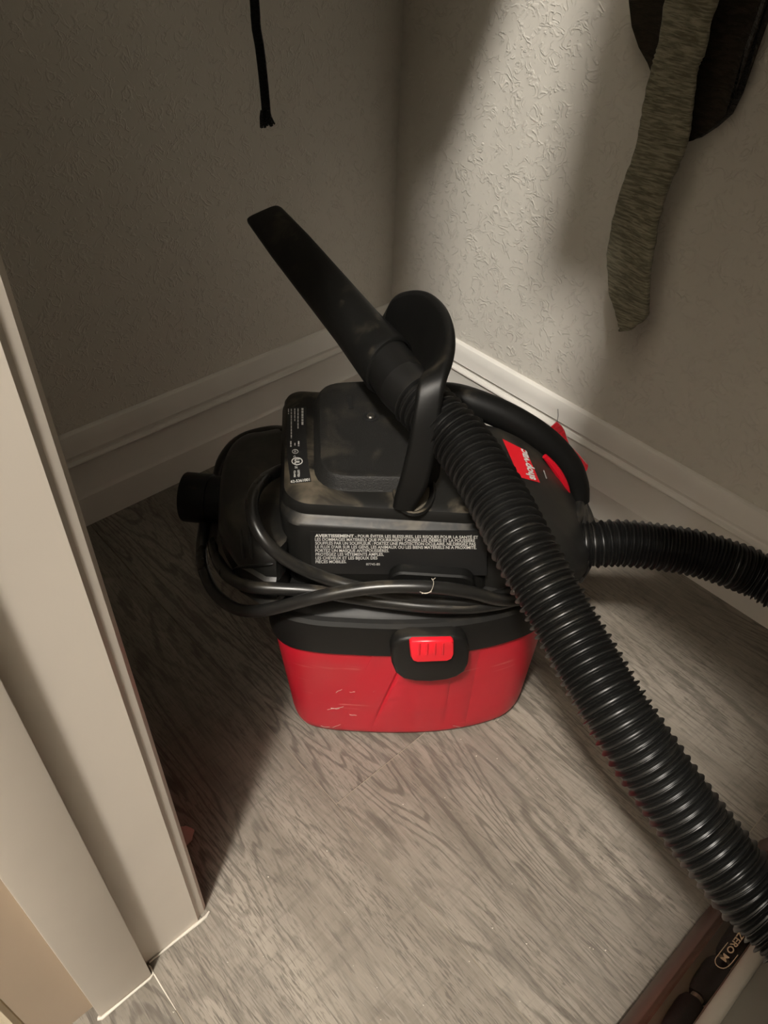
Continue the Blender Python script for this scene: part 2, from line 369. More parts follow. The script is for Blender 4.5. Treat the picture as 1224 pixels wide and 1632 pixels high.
# proud centre panel with creases on the tank front
def tank_front(u, z):                           # v of the tank skin at u, z (front side)
    t = min(1, max(0, (z - 0.01)/0.152)); p = lerp_poly(BASE, RIMI, t); best = None
    for i in range(len(p)):
        a, c = p[i], p[(i + 1) % len(p)]
        if min(a[0], c[0]) <= u <= max(a[0], c[0]) and abs(c[0] - a[0]) > 1e-9:
            v = a[1] + (c[1] - a[1])*(u - a[0])/(c[0] - a[0])
            if best is None or v < best: best = v
    return best if best is not None else 0
b = MB(); rings = []
for k in range(20):
    z = 0.012 + 0.149*k/19; f = (z - .012)/.128; ul = -0.022 + 0.020*f + 0.004*f*f; ur = 0.050 - 0.002*f; row = []
    off = 0.0062*math.sin(min(1, f*1.25)*math.pi/2)
    g_ = min(1, f*2.2)
    for u, o_ in [(ul - .0300, -.0012), (ul - .0280, .00005), (ul - .0120, .0005*g_), (ul - .0040, .0012*g_), (ul - .0016, .0014*g_), (ul - .0002, .0006*g_), (ul + .0008, .0001), (ul + .0018, .0012*g_), (ul + .0036, .0022*g_)] + [(ul + .0036 + (ur - ul - .0036)*q, .0025*g_) for q in (.25, .5, .75, .93)] + [(ur - .0012, .0022*g_), (ur + .0003, .0013*g_), (ur + .0016, .0014*g_), (ur + .012, .0004*g_), (ur + .022, .00005), (ur + .0240, -.0012)]:
        row.append((u, tank_front(u, z) - o_ - 0.0002, z))
    rings.append(row)
b.loft(rings, closed=False, caps=(False, False)); b.build('tank_panel', M['red'], vac, smooth=30)
# lid rim
b = MB(); R1 = RIM
b.loft([lev(inset(RIM, .003), .1625), lev(inset(RIM, -.0012), .1632), lev(inset(RIM, -.0015), .166), lev(inset(RIM, -.0005), .188), lev(inset(RIM, .0008), .1965), lev(inset(RIM, .0035), .1995), lev(inset(RIM, .0075), .2005), lev(inset(RIM, .0085), .1990), lev(inset(RIM, .0115), .2005), lev(inset(RIM, .022), .2095), lev(inset(RIM, .030), .2120)])
b.build('lid', M['black'], vac, smooth=30)
# latch: black shield and red button
P0 = Vector((0.024, -0.0235, 0.18)); NRM = Vector((0.13, -1.0, 0.0)).normalized()
def lat(px, py, off=0.0): return lhit(px, py, P0 + NRM*off, NRM)
ou = [(622, 1034), (626, 1024), (636, 1017), (652, 1014), (722, 1012), (737, 1015), (745, 1024), (748, 1036), (746, 1056), (740, 1068), (728, 1076), (712, 1081), (686, 1084), (660, 1083), (642, 1079), (630, 1070), (624, 1056)]
ol = [lat(*p) for p in ou]; cen = sum(ol, Vector())/len(ol)
b = MB(); b.loft([[p - NRM*0.011 for p in ol], [p - NRM*0.001 for p in ol], [cen + (p - cen)*0.975 + NRM*0.0015 for p in ol], [cen + (p - cen)*0.90 + NRM*0.0028 for p in ol]])
latch = b.build('latch', M['black'], vac, smooth=50)
bu = [(652, 1019), (656, 1015.5), (718, 1014), (722, 1017), (722.5, 1036), (719, 1043), (712, 1046), (664, 1048), (657, 1046), (653.5, 1040)]
bl = [lat(*p, 0.0022) for p in bu]; cb_ = sum(bl, Vector())/len(bl)
b = MB(); b.loft([[p for p in bl], [p + NRM*0.0035 for p in bl], [cb_ + (p - cb_)*0.95 + NRM*0.0048 for p in bl]])
btn = b.build('latch_button', M['redgloss'], latch, smooth=50)
b = MB()
for x in (668, 680.5, 693, 705.5):
    b.tube([lat(x + 0.6, 1024, 0.0068), lat(x, 1033, 0.0070), lat(x - 0.4, 1043, 0.0068)], [.0011, .0014, .0011], 8)
b.build('button_rib', M['redgloss'], latch)

# head: main cover
def head_ring(x0, x1, y0, y1, r, z): return lev(rrect(x0, x1, y0, y1, r, 8), z)
b = MB()
cov = [(-0.096, 0.070, 0.0130, 0.184, .018, .2085), (-0.0985, 0.072, 0.0120, 0.188, .020, .2115), (-0.101, 0.070, 0.0170, 0.190, .022, .250), (-0.102, 0.068, 0.0195, 0.191, .022, .2690), (-0.1015, 0.067, 0.0215, 0.190, .022, .2715),
       (-0.1005, 0.066, 0.0265, 0.189, .022, .2735), (-0.1000, 0.0655, 0.0280, 0.188, .022, .2750), (-0.0995, 0.065, 0.0285, 0.1875, .022, .2800), (-0.0975, 0.064, 0.0305, 0.1855, .021, .2838), (-0.0930, 0.061, 0.0350, 0.181, .019, .2856), (-0.085, 0.054, 0.043, 0.173, .015, .2860)]
rings = []
for x0, x1, y0, y1, r, z in cov:
    pts = rrect(x0, x1, y0, y1, (r, .02, .02, r*.8), 10)
    rings.append([(x - 0.13*max(0, y - 0.03)*(1 if x < 0 else 0), y, z) for x, y in pts])
b.loft(rings); cover = b.build('motor_cover', M['cover'], vac, smooth=32)
# raised grained pad
def lzp(pts, z): return [lz(x, y, z) for x, y in pts]
def rquad(cs, r, n=6):                          # quad with rounded corners, counter-clockwise
    out = []; m_ = len(cs)
    for i in range(m_):
        p, a_, c_ = Vector(cs[i]), Vector(cs[i-1]), Vector(cs[(i+1) % m_]); p0 = p + (a_ - p).normalized()*r; p1 = p + (c_ - p).normalized()*r
        for k in range(n + 1):
            t_ = k/n; q_ = p0*(1-t_)**2 + p*(2*t_*(1-t_)) + p1*t_*t_; out.append((q_.x, q_.y))
    return out
padtop = rquad([(p.x, p.y) for p in lzp([(517, 754), (686, 757), (694, 604), (513, 613)], .2975)], .020)
b = MB(); b.loft([lev(inset(padtop, -.0085), .2858), lev(inset(padtop, -.0070), .2880), lev(inset(padtop, -.0045), .2945), lev(inset(padtop, -.0025), .2970), lev(padtop, .2975), lev(inset(padtop, .0025), .2966), lev(inset(padtop, .006), .2966)])
pad = b.build('top_pad', M['pad'], vac, smooth=35)
def disc_stack(c, n, prof, seg=20):             # lathe about axis n at c
    n = n.normalized(); a = n.orthogonal().normalized(); d = n.cross(a); m_ = MB()
    m_.loft([[c + n*h + a*(r*math.cos(q)) + d*(r*math.sin(q)) for q in [2*math.pi*k/seg for k in range(seg)]] for r, h in prof]); return m_
c = lz(591, 664, .2968); ZU = Vector((0, 0, 1))
disc_stack(c, ZU, [(.0072, -.0005), (.0072, .0003), (.0062, .0006), (.0056, .0003), (.0030, .0002)]).build('screw_recess', M['label'], pad)
sc_ = disc_stack(c, ZU, [(.0034, .0002), (.0036, .0010), (.0030, .0019), (.0016, .0023), (.0004, .0024)]).build('screw', M['chrome'], pad)
b = MB(); q_ = [lz(x, y, .2967) for x, y in [(553, 631), (560, 631), (563, 652), (556, 652)]]; b.loft([[p for p in q_], [p + ZU*.0004 for p in q_]]); b.build('pad_slot', M['label'], pad, smooth=0)
# dusty saddle beside the handle foot
hc = lz(660, 781, .2858); rx_ = (lz(691, 781, .2858) - hc).length; ry_ = (lz(660, 819, .2858) - hc).length; b = MB()
el = [(hc.x + rx_*math.cos(q), hc.y + ry_*math.sin(q)) for q in [2*math.pi*k/28 for k in range(28)]]
b.loft([lev(inset(el, -.0022), .2852), lev(inset(el, -.0014), .2874), lev(inset(el, 0.0), .2880), lev(inset(el, .0015), .2872), lev(inset(el, .003), .2862)])
sock = b.build('handle_socket', M['cover'], vac, smooth=40)
b = MB(); b.loft([lev(inset(el, .0028), .2858), lev(inset(el, .0035), .2866)]); b.build('socket_floor', M['dusty'], sock)
# cord cleat at the front
b = MB(); b.loft([[(x, v, z) for x, z in rrect(-0.012, 0.058, .2005, .2385, (.002, .002, .012, .012), 6)] for v in (.030, .0065)] + [[(x, .0050, z) for x, z in rrect(-0.0105, 0.0565, .2020, .2370, (.002, .002, .011, .011), 6)]])
b.build('cord_cleat', M['matte'], vac, smooth=40)

# left housing with exhaust port
HOU = [(-0.096, -0.004), (-0.128, -0.006), (-0.147, 0.014), (-0.163, 0.045), (-0.171, 0.09), (-0.173, 0.13), (-0.165, 0.158), (-0.146, 0.170), (-0.096, 0.172)]
hs = smooth_loop(HOU, 4)
hs = [(min(x, -0.094), y) for x, y in hs]
if sum(hs[i-1][0]*hs[i][1] - hs[i][0]*hs[i-1][1] for i in range(len(hs))) < 0: hs.reverse()
def shrink(poly, dl, df, db):
    out = []
    for x, y in poly:
        f = (y + 0.006)/0.178; out.append((-0.094 + (x + 0.094)*(1 - dl/0.079), y + df*(1 - f) - db*f))
    return out
b = MB(); b.loft([lev(shrink(hs, .022, .020, .012), .190), lev(shrink(hs, .012, .012, .006), .1935), lev(shrink(hs, .004, .006, .002), .205), lev(shrink(hs, .002, .004, .001), .2075), lev(shrink(hs, .0045, .012, .001), .2095), lev(shrink(hs, .004, .014, .001), .226), lev(shrink(hs, .0035, .0125, .001), .2275), lev(shrink(hs, .004, .016, .002), .2300), lev(shrink(hs, .005, .0185, .002), .243), lev(shrink(hs, .0068, .0210, .004), .2482), lev(shrink(hs, .011, .0250, .008), .2510), lev(shrink(hs, .018, .033, .015), .2520)])
hous = b.build('exhaust_housing', M['shell'], vac, smooth=40)
from mathutils.bvhtree import BVHTree
def skin(o):
    t_ = BVHTree.FromPolygons([v.co for v in o.data.vertices], [tuple(p.vertices) for p in o.data.polygons])
    def f(px, py, off=.0006):
        r = rayl(px, py).normalized(); h = t_.ray_cast(CL, r)
        if h[0] is None: return lv(px, py, .1)
        n = h[1] if h[1].dot(r) < 0 else -h[1]; return h[0] + n*off
    return f
on_h = skin(hous)
for x in (384, 397):
    b = MB(); b.tube([on_h(x + 5*k/6, 844 + 46*k/6, .0004) for k in range(7)], [.0006, .0013, .0014, .0014, .0014, .0014, .0008], 8); b.build('housing_rib', M['shell'], hous)
b = MB(); b.tube([on_h(372 + 64*k/8, 908 - 7*k/8 - (3 if 0 < k else 0), .0004) for k in range(9)], [.0008] + [.0015]*7 + [.0008], 8); b.build('housing_ledge', M['cover'], hous)
c0 = lv(347, 796, .118); ax = Vector((-1, 0.06, -0.02)).normalized()
pm = disc_stack(c0 - ax*0.02, ax, [(.0225, 0), (.0225, .020), (.0222, .026), (.0236, .0265), (.0236, .050), (.0228, .0515), (.0200, .0515), (.0195, .030), (.010, .030)], 32)
pm.build('exhaust_port', M['matte'], vac, smooth=30)

# right dome and the band that crowns it
b = MB(); rings = []
for u, zt, v0, v1 in [(0.045, .2870, .024, .182), (0.060, .2866, .022, .183), (0.080, .2815, .021, .183), (0.100, .2710, .022, .182), (0.120, .2560, .026, .180), (0.138, .2380, .034, .176), (0.152, .2200, .046, .170), (0.162, .205, .062, .160), (0.167, .197, .080, .148)]:
    zb = .190 if u < .15 else .190 + (u - .15)*0.2
    r = min(.055, (v1 - v0)*0.42, (zt - zb)*0.55)
    rings.append([(u, v, z) for v, z in rrect(v0, v1, min(zb, zt - .004), zt, (.002, .002, r, r), 8)])
b.loft(rings); dome = b.build('fan_dome', M['shell'], vac, smooth=45)
bp = spline([lv(x, y, v) for x, y, v in [(676, 632, .178), (725, 634, .174), (775, 650, .170), (822, 672, .166), (866, 701, .162), (899, 735, .158), (919, 772, .152), (924, 800, .146)]], .006)
b = MB(); n_ = len(bp)
b.tube(bp, [.0135 if i < n_*.8 else .0135 - .005*(i - n_*.8)/(n_*.2) for i in range(n_)], 16); b.build('dome_band', M['matte'], vac, smooth=60)
# red trim on the dome's right shoulder
b = MB(); tp = spline([lv(x, y, .139) for x, y in [(868, 727), (881, 742), (892, 758), (901, 776), (906, 793)]], .004)
n_ = len(tp); b.tube(tp, [.0034*(0.45 + 0.55*math.sin(math.pi*min(1, (i + .6)/n_))) + .0006 for i in range(n_)], 10); tr = b.build('red_trim', M['redtrim'], vac)
tr['label'] = 'glossy red trim strip on the black dome'
# red cloth tag behind the band
b = MB(); tpx = [(873, 686), (888, 672), (895, 679), (900, 687), (904, 700), (908, 710), (920, 722), (937, 741), (936, 747), (924, 762), (905, 745)]
tl = [lv(x, y, .185 + 0.00018*(x - 873)) for x, y in tpx]; b.loft([[p + Vector((0, .0012, 0)) for p in tl], [p - Vector((0, .0012, 0)) for p in tl]])
for k in range(1, 5):
    a_ = lv(881 + 6.3*k, 688 + 9.0*k, .182 + .0012*k); e_ = lv(885 + 6.3*k, 680 + 9.2*k, .182 + .0012*k); b.tube([a_, e_], .0007, 6)
tg = b.build('cloth_tag', M['redcloth'], vac); tg['label'] = 'red ribbed cloth tag behind the black band'
b = MB(); tl = [lv(x, y, .182) for x, y in [(924, 768), (930, 774), (930, 781), (926, 787), (921, 782)]]; b.loft([[p + Vector((0, .001, 0)) for p in tl], [p - Vector((0, .001, 0)) for p in tl]]); b.build('tag_fold', M['redcloth'], tg)
b = MB(); b.tube([lv(888, 672, .186), lv(889.5, 662, .186), lv(889, 652, .186)], .0003, 6); b.build('tag_thread', M['strap'], tg)

# ---- labels: text is flat mesh laid on the plate
DG = bpy.context.evaluated_depsgraph_get
def text_mesh(s, bold=0.0):
    cu = bpy.data.curves.new('t', 'FONT'); cu.body = s; cu.size = 1.0; cu.offset = bold; cu.resolution_u = 3
    o = bpy.data.objects.new('t', cu); COL.objects.link(o); bpy.context.view_layer.update()
    me = bpy.data.meshes.new_from_object(o.evaluated_get(DG())); vs = [v.co.copy() for v in me.vertices]; fs = [tuple(p.vertices) for p in me.polygons]
    bpy.data.objects.remove(o); bpy.data.curves.remove(cu); bpy.data.meshes.remove(me)
    return vs, fs
def put_text(mb, s, tl, tr, bl, br, hit, bold=0.0, stretch=True):
    """lay a line so that cap height spans top edge to bottom edge of the image-measured quad, each point dropped on the surface by hit()"""
    vs, fs = text_mesh(s, bold)
    x0, x1 = min(v.x for v in vs), max(v.x for v in vs); hcap = 0.70
    out = []
    for v in vs:
        f = (v.x - x0)/(x1 - x0); g = v.y/hcap
        top = (tl[0] + (tr[0] - tl[0])*f, tl[1] + (tr[1] - tl[1])*f); bot = (bl[0] + (br[0] - bl[0])*f, bl[1] + (br[1] - bl[1])*f)
        out.append(hit(bot[0] + (top[0] - bot[0])*g, bot[1] + (top[1] - bot[1])*g))
    mb.add(out, fs)
def raw_build(mb, name, m, parent):             # keep flat text faces as they are
    me = bpy.data.meshes.new(name); me.from_pydata(mb.v, [], mb.f); o = bpy.data.objects.new(name, me); COL.objects.link(o); me.materials.append(m); o.parent = parent; return o
FN = Vector((0, -1, 0.13)).normalized(); FP = Vector((0, 0.0133, 0.222))
def front(px, py, off=0.0): return lhit(px, py, FP + FN*off, FN)
q = [front(x, y, .0004) for x, y in [(494, 847), (776, 847), (776, 917), (497, 914)]]
b = MB(); b.loft([[p + FN*.0002 for p in q], [p - FN*.0016 for p in q]]); wl = b.build('warning_label', M['label'], vac, smooth=0)
wl['label'] = 'black warning label printed with white French text'
b = MB(); hit = lambda x, y: front(x, y, .0009)
LN = [('AVERTISSEMENT', 502, 564, 0), (' - POUR ÉVITER LES BLESSURES, LES RISQUES POUR LA SANTÉ ET', 566, 762, 0), ('LES DOMMAGES MATÉRIELS QUE POURRAIENT CAUSER LES DÉBRIS ET LA POUSSIÈRE', 502, 757, 1), ('SOUFFLÉS PAR UN SOUFFLEUR : PORTEZ UNE PROTECTION OCULAIRE, NE DIRIGEZ PAS', 502.5, 758, 2),
      ("LE FLUX D'AIR SUR LES GENS, LES ANIMAUX OU LES BIENS MATÉRIELS NI À PROXIMITÉ.", 502.5, 759.5, 3), ('PORTEZ UN MASQUE ANTIPOUSSIÈRES.', 502.5, 620, 4), ('PROTÉGEZ LES VÊTEMENTS AMPLES,', 503, 611.5, 5), ('LES CHEVEUX ET LES BIJOUX DES', 503, 601.5, 6), ('PIÈCES MOBILES.', 503, 552, 7)]
for s, xa, xb, k in LN:
    ya = 853.6 + 5.95*k; slope = lambda x: (x - 502)*0.0105*(1 - k*0.18)
    put_text(b, s, (xa, ya - 2.3 + slope(xa)), (xb, ya - 2.3 + slope(xb)), (xa, ya + 2.3 + slope(xa)), (xb, ya + 2.3 + slope(xb)), hit, 0.035 if s == 'AVERTISSEMENT' else 0.012)
put_text(b, '87745-85', (583.6, 897.5), (605.6, 897.5), (583.6, 901), (605.6, 901), hit, 0.0)
raw_build(b, 'label_text', M['ink'], wl)
# rating plate on the left of the cover top
tz = .2864
q = [lz(x, y, tz) for x, y in [(459, 650), (488, 648), (488, 690), (490, 730), (496, 767), (463, 770), (458, 730), (456, 690)]]
b = MB(); b.loft([[p for p in q], [p - ZU*.0008 for p in q]]); rl = b.build('rating_label', M['label'], vac, smooth=0); rl['label'] = 'black rating label with small white print and a ringed mark'
b = MB(); hz = lambda x, y: lz(x, y, tz + .0003)
put_text(b, '62-5361001', (463, 765.5), (493, 762.0), (463.6, 769.5), (493.6, 766.2), hz, .02)
# rows read along the plate's long side; unreadable fine print is broken strokes
rv = random.Random(3)
def strokes(x, y0, y1, w):
    y = y0
    while y < y1:
        l = rv.uniform(2.2, 6.0); e = min(y1, y + l); p = [(x - w, y), (x + w, y), (x + w, e), (x - w, e)]
        b.add([hz(*c_) for c_ in p], [(0, 1, 2, 3)]); y = e + rv.uniform(0.7, 1.2)
strokes(482.0, 650.5, 677, 1.5); strokes(475.0, 651, 683, 0.9); strokes(469.8, 651, 671, 0.8); strokes(464.3, 651.5, 699, 0.8); strokes(459.8, 651.5, 660, 0.7)
strokes(476, 703, 711, 1.2); strokes(470, 706, 710, 0.8); strokes(463.5, 703, 712, 1.1)
def ring_mark(cx, cy, rx, ry, w):
    a_ = []; n = 28
    for k in range(n):
        q_ = 2*math.pi*k/n; a_ += [hz(cx + rx*math.cos(q_), cy + ry*math.sin(q_)), hz(cx + (rx - w)*math.cos(q_), cy + (ry - w)*math.sin(q_))]
    b.add(a_, [(2*k, 2*((k + 1) % n), 2*((k + 1) % n) + 1, 2*k + 1) for k in range(n)])
ring_mark(470.5, 719.5, 5.0, 3.6, 0.8); ring_mark(473.5, 735, 9.0, 6.2, 1.5)
rot = lambda s, x, y0, y1, w, bo=.02: put_text(b, s, (x + w, y0), (x + w, y1), (x - w, y0), (x - w, y1), hz, bo)
rot('UL', 473.5, 731, 739.5, 3.6, .05); rot('C', 469.5, 726, 729, 1.6); rot('US', 472, 742.5, 746.5, 2.0); rot('LISTED', 476, 749, 760, 1.6, .03); rot('CLASS', 469.8, 750, 760.5, 1.4, .03); rot('UL', 470.5, 717.5, 721.5, 1.6)
raw_build(b, 'label_text', M['ink'], rl)

# shop vac sticker on the dome: laid on the dome's skin
from mathutils.bvhtree import BVHTree
bvh = BVHTree.FromPolygons([v.co for v in dome.data.vertices], [tuple(p.vertices) for p in dome.data.polygons])
def on_dome(px, py, off=.0006):
    r = rayl(px, py).normalized(); h = bvh.ray_cast(CL, r)
    if h[0] is None: return lv(px, py, .1)
    n = h[1] if h[1].dot(r) < 0 else -h[1]; return h[0] + n*off
b = MB(); TL, TR, BL, BR = (800, 700), (838, 719), (827, 761), (860, 770)
G = 10
def sq(s_, t_): return (TL[0]*(1-s_)*(1-t_) + TR[0]*s_*(1-t_) + BL[0]*(1-s_)*t_ + BR[0]*s_*t_, TL[1]*(1-s_)*(1-t_) + TR[1]*s_*(1-t_) + BL[1]*(1-s_)*t_ + BR[1]*s_*t_)
vs = [on_dome(*sq(i/G, j/G)) for j in range(G + 1) for i in range(G + 1)]
b.add(vs, [(j*(G+1) + i, j*(G+1) + i + 1, (j+1)*(G+1) + i + 1, (j+1)*(G+1) + i) for j in range(G) for i in range(G)])
st = raw_build(b, 'brand_sticker', M['redlabel'], vac); st['label'] = 'red sticker with white lettering on the dome'
b = MB(); ht = lambda x, y: on_dome(x, y, .0011)
put_text(b, 'shop·vac', (839.5, 763.5), (825, 713.5), (852.5, 766.5), (837.5, 720), ht, .04); raw_build(b, 'sticker_text', M['ink'], st)
b = MB(); vs = [on_dome(x, y, .0005) for x, y in [(865, 750), (866.5, 749.5), (871, 763), (869.5, 763.5)]]; b.add(vs, [(0, 1, 2, 3)]); raw_build(b, 'fine_print', M['inkgrey'], st)

# ---- handle: a wide strap that rises at the front, arches over the hose and falls behind it
HS = [((626, 806), (660, 812), .606, 0), ((630, 786), (668, 798), .600, 0), ((640, 752), (683, 770), .590, 0), ((652, 700), (697, 706), .577, 0), ((659, 655), (704, 648), .569, 0), ((666, 613), (712, 605), .566, .004), ((681, 598), (719, 572), .574, .014), ((682, 596), (721, 543), .587, .030),
      ((672, 598), (717, 513), .603, .042), ((658, 590), (704, 485), .620, .050), ((644, 580), (680, 466), .636, .052), ((630, 570), (650, 464), .649, .050), ((619, 560), (624, 478), .660, .044), ((608, 560), (608, 520), .680, .03), ((604, 585), (602, 570), .705, .01), ((610, 618), (598, 615), .733, 0)]
Lp = [atl(*a_, d + e_) for a_, c_, d, e_ in HS]; Rp = [atl(*c_, d) for a_, c_, d, e_ in HS]
def multi(P, n=8):
    Q = [2*P[0] - P[1]] + P + [2*P[-1] - P[-2]]; out = []
    for i in range(1, len(Q) - 2):
        for k in range(n):
            t = k/n; a, b_, c, d = Q[i-1], Q[i], Q[i+1], Q[i+2]
            out.append(0.5*((2*b_) + (c - a)*t + (2*a - 5*b_ + 4*c - d)*t*t + (3*b_ - a - 3*c + d)*t**3))
    return out + [P[-1]]
Lm, Rm = multi(Lp, 5), multi(Rp, 5); rings = []; TH = .0045
for i in range(len(Lm)):
    j0, j1 = max(0, i - 1), min(len(Lm) - 1, i + 1); mid = (Lm[i] + Rm[i])/2
    t = ((Lm[j1] + Rm[j1]) - (Lm[j0] + Rm[j0])).normalized(); wv = Rm[i] - Lm[i]; hw = max(wv.length/2, .008); wd = (wv - t*wv.dot(t)*0.0).normalized(); nn = t.cross(wd).normalized()
    sec = rrect(-hw, hw, -TH, TH, .0040, 4); rings.append([mid + wd*x + nn*y for x, y in sec])
b = MB(); b.loft(rings); b.build('handle', M['matte'], vac, smooth=50)

# ---- hose (one run: inlet, loop beyond the frame, back through the handle to the crevice nozzle)
RH = .0222
HP = [atl(640, 612, .612), atl(690, 660, .592), atl(740, 712, .577), atl(790, 790, .553), atl(838, 881, .528), atl(917, 1022, .505), atl(986, 1139, .485), atl(1048, 1232, .476), atl(1106, 1312, .468), atl(1166, 1386, .458), atl(1226, 1455, .448)]
OUT = [to_local(Vector(p)) for p in [(0.880, -0.452, .226), (0.930, -0.415, .222), (0.948, -0.355, .216), (0.930, -0.285, .208), (0.880, -0.225, .198), (0.815, -0.180, .190), (0.748, -0.158, .185)]]
H2 = [atl(1224, 926, .705), atl(1160, 898, .712), atl(1100, 880, .717), atl(1000, 866, .722), atl(940, 868, .724), atl(890, 870, .73)]
path = spline(HP + OUT + H2, .0067/14)
fr = frames(path); rings = []; SEG = 28
prof = [.0004, .0018, .0034, .0038, .0034, .0018, .0005, .0008, .0015, .0018, .0017, .0018, .0012, .0003]
N0 = 0
for i, (p, (t, a, c)) in enumerate(zip(path, fr)):
    r = RH - 0.0036 + prof[i % 14]
    if i < 44: r = .0209
    rings.append([p + a*(r*math.cos(q)) + c*(r*math.sin(q)) for q in [2*math.pi*k/SEG for k in range(SEG)]])
b = MB(); b.loft(rings); hose = b.build('hose', M['hose'], vac, smooth=60)
# nozzle cuff and crevice nozzle
a0, a1 = atl(648, 621, .609), atl(607, 566, .632); axv = (a1 - a0).normalized()
disc_stack(a0, axv, [(.0195, 0), (.0211, .002), (.0210, (a1 - a0).length*.6), (.0206, (a1 - a0).length + .012)], 32).build('hose_cuff', M['matte'], hose)
tip, bas = atl(424, 346, .765), atl(620, 583, .6265); axv = (tip - bas).normalized(); Ln = (tip - bas).length
view = (atl(520, 460, .69) - CL).normalized(); Wd = axv.cross(view).normalized(); Td = Wd.cross(axv).normalized()
if Wd.dot(to_local(O + CR) - to_local(O)) < 0: Wd = -Wd
b = MB(); rings = []
for f, hw, ht_, e in [(.015, .0200, .0200, 2.0), (-.008, .0222, .0222, 2), (-.004, .0240, .0240, 2), (.006, .0245, .0245, 2), (.022, .0240, .0240, 2), (.10, .0230, .0230, 2), (.22, .0216, .0210, 2.1), (.34, .0212, .0186, 2.3), (.45, .0209, .0160, 2.6), (.60, .0204, .0135, 3.2), (.75, .0199, .0115, 3.8), (.90, .0185, .0102, 4.2), (.985, .0177, .0095, 4.4), (1.0, .0168, .0088, 4.4), (1.0, .0150, .0072, 4.4), (.96, .0145, .0066, 4.4)]:
    ring = []
    for k in range(36):
        q = 2*math.pi*k/36; cx, sy = math.cos(q), math.sin(q); x = math.copysign(abs(cx)**(2/e), cx)*hw; y = math.copysign(abs(sy)**(2/e), sy)*ht_
        sh = -0.54*x*max(0, (f - .5)/.5) + 0.28*x*max(0, (.1 - f)/.12)
        ring.append(bas + axv*(Ln*f + sh) + Wd*x + Td*y)
    rings.append(ring)
b.loft(rings); b.build('crevice_nozzle', M['matte'], hose, smooth=45)

# ---- power cord: coils wrapped about the head
RC = .0052
def cord(mb, pts, r=RC): mb.tube(spline([lv(x, y, v) for x, y, v in pts], .006), r, 12)
b = MB()
cord(b, [(332, 800, .175), (324, 845, .090), (321, 880, .060), (327, 915, .032), (344, 947, .010), (376, 970, -.012), (410, 974, -.020), (450, 966, -.024), (500, 953, -.026), (560, 941, -.024), (620, 935, -.022), (690, 936, -.020), (750, 944, -.014), (800, 956, -.004), (850, 950, .016), (900, 920, .055), (928, 880, .100)])
cord(b, [(350, 800, .170), (340, 850, .085), (344, 885, .046), (362, 916, .012), (395, 934, -.010), (440, 938, -.0135), (500, 942, -.013), (560, 952, -.012), (630, 962, -.012), (700, 968, -.012), (770, 966, -.006), (840, 948, .012), (890, 905, .06), (915, 860, .10)])
cord(b, [(462, 744, .100), (441, 752, .084), (420, 765, .058), (405, 786, .034), (401, 813, .017), (410, 843, .003), (432, 873, -.006), (470, 900, -.0075), (520, 922, -.007), (575, 937, -.009), (640, 950, -.009), (700, 957, -.0085), (760, 957, -.0045), (830, 936, .015), (884, 888, .06), (905, 850, .10)])
cord(b, [(460, 688, .165), (438, 686, .178), (412, 690, .184), (388, 698, .186), (368, 713, .184), (352, 738, .180), (345, 770, .176)])
for pts in ([(924, 798, .146), (921, 822, .120), (910, 850, .100), (895, 880, .082), (872, 910, .05)], [(926, 798, .148), (930, 830, .124), (928, 862, .102), (918, 892, .082), (900, 918, .06)], [(928, 800, .150), (938, 835, .128), (940, 870, .104), (930, 900, .082), (912, 925, .06)], [(925, 800, .150), (934, 815, .140), (944, 850, .124), (938, 892, .098), (922, 922, .07)]):
    cord(b, pts, .0050)
b.build('power_cord', M['cord'], vac, smooth=60)
b = MB()
for pts in ([(672, 946), (684, 944), (689, 938), (691, 928), (688, 922)], [(669, 943), (678, 946), (688, 943)], [(690, 924), (694, 921)]):
    b.tube(spline([lv(x, y, -.0285) for x, y in pts], .001), .00026, 5)
b.build('lint', M['lint'], vac)
b = MB(); rv = random.Random(11)
for k in range(16):
    x, y = rv.uniform(500, 800), rv.uniform(1085, 1160); L = rv.uniform(8, 32); a_ = rv.uniform(-.5, .4); pts = []
    for j in range(4):
        px, py = x + L*j/3*math.cos(a_), y + L*j/3*math.sin(a_) + rv.uniform(-1.2, 1.2)
        pz = lv(px, py, 0.0); vt = tank_front(pz.x, pz.z)
        for _ in range(4): pz = lv(px, py, vt - .0006); vt = tank_front(pz.x, max(.012, pz.z))
        pts.append(pz)
    b.tube(pts, .00016, 4)
o = b.build('tank_hair', M['lint'], vac); o['kind'] = 'stuff'

# ------------------------------------------------------------ upright cleaner's floor head, bottom right
fh = empty('vacuum_floor_head', (0.86, -0.40, 0)); tag(fh, 'brown tinted floor head of another vacuum, cut off by the lower right corner', 'vacuum')
X0, Y0, Y1 = 0.790 - 0.86, -0.62 + 0.40, -0.262 + 0.40
glassy = mat('smoked_clear_plastic', (0.86, 0.74, 0.66), 0.06); NT(glassy).b.inputs['Transmission Weight'].default_value = 1.0; NT(glassy).b.inputs['IOR'].default_value = 1.15
brownp = make_plastic('brown_plastic', (0.085, 0.048, 0.036), 0.35); greyp = make_plastic('grey_brown_plastic', (0.20, 0.18, 0.15), 0.4); silver = make_plastic('taupe_plastic', (0.46, 0.42, 0.36), 0.35)
def extr(prof, y0, y1): m_ = MB(); m_.loft([[(x, y0, z) for x, z in prof], [(x, y1, z) for x, z in prof]]); return m_
extr([(X0, .004), (X0 + .003, .002), (X0 + .014, .002), (X0 + .014, .032), (X0 + .009, .0305), (X0 + .003, .022), (X0, .012)], Y0, Y1).build('front_bumper', brownp, fh, smooth=50)
extr([(X0 + .0142, .002), (X0 + .15, .002), (X0 + .15, .012), (X0 + .0142, .012)], Y0, Y1).build('base_plate', greyp, fh)
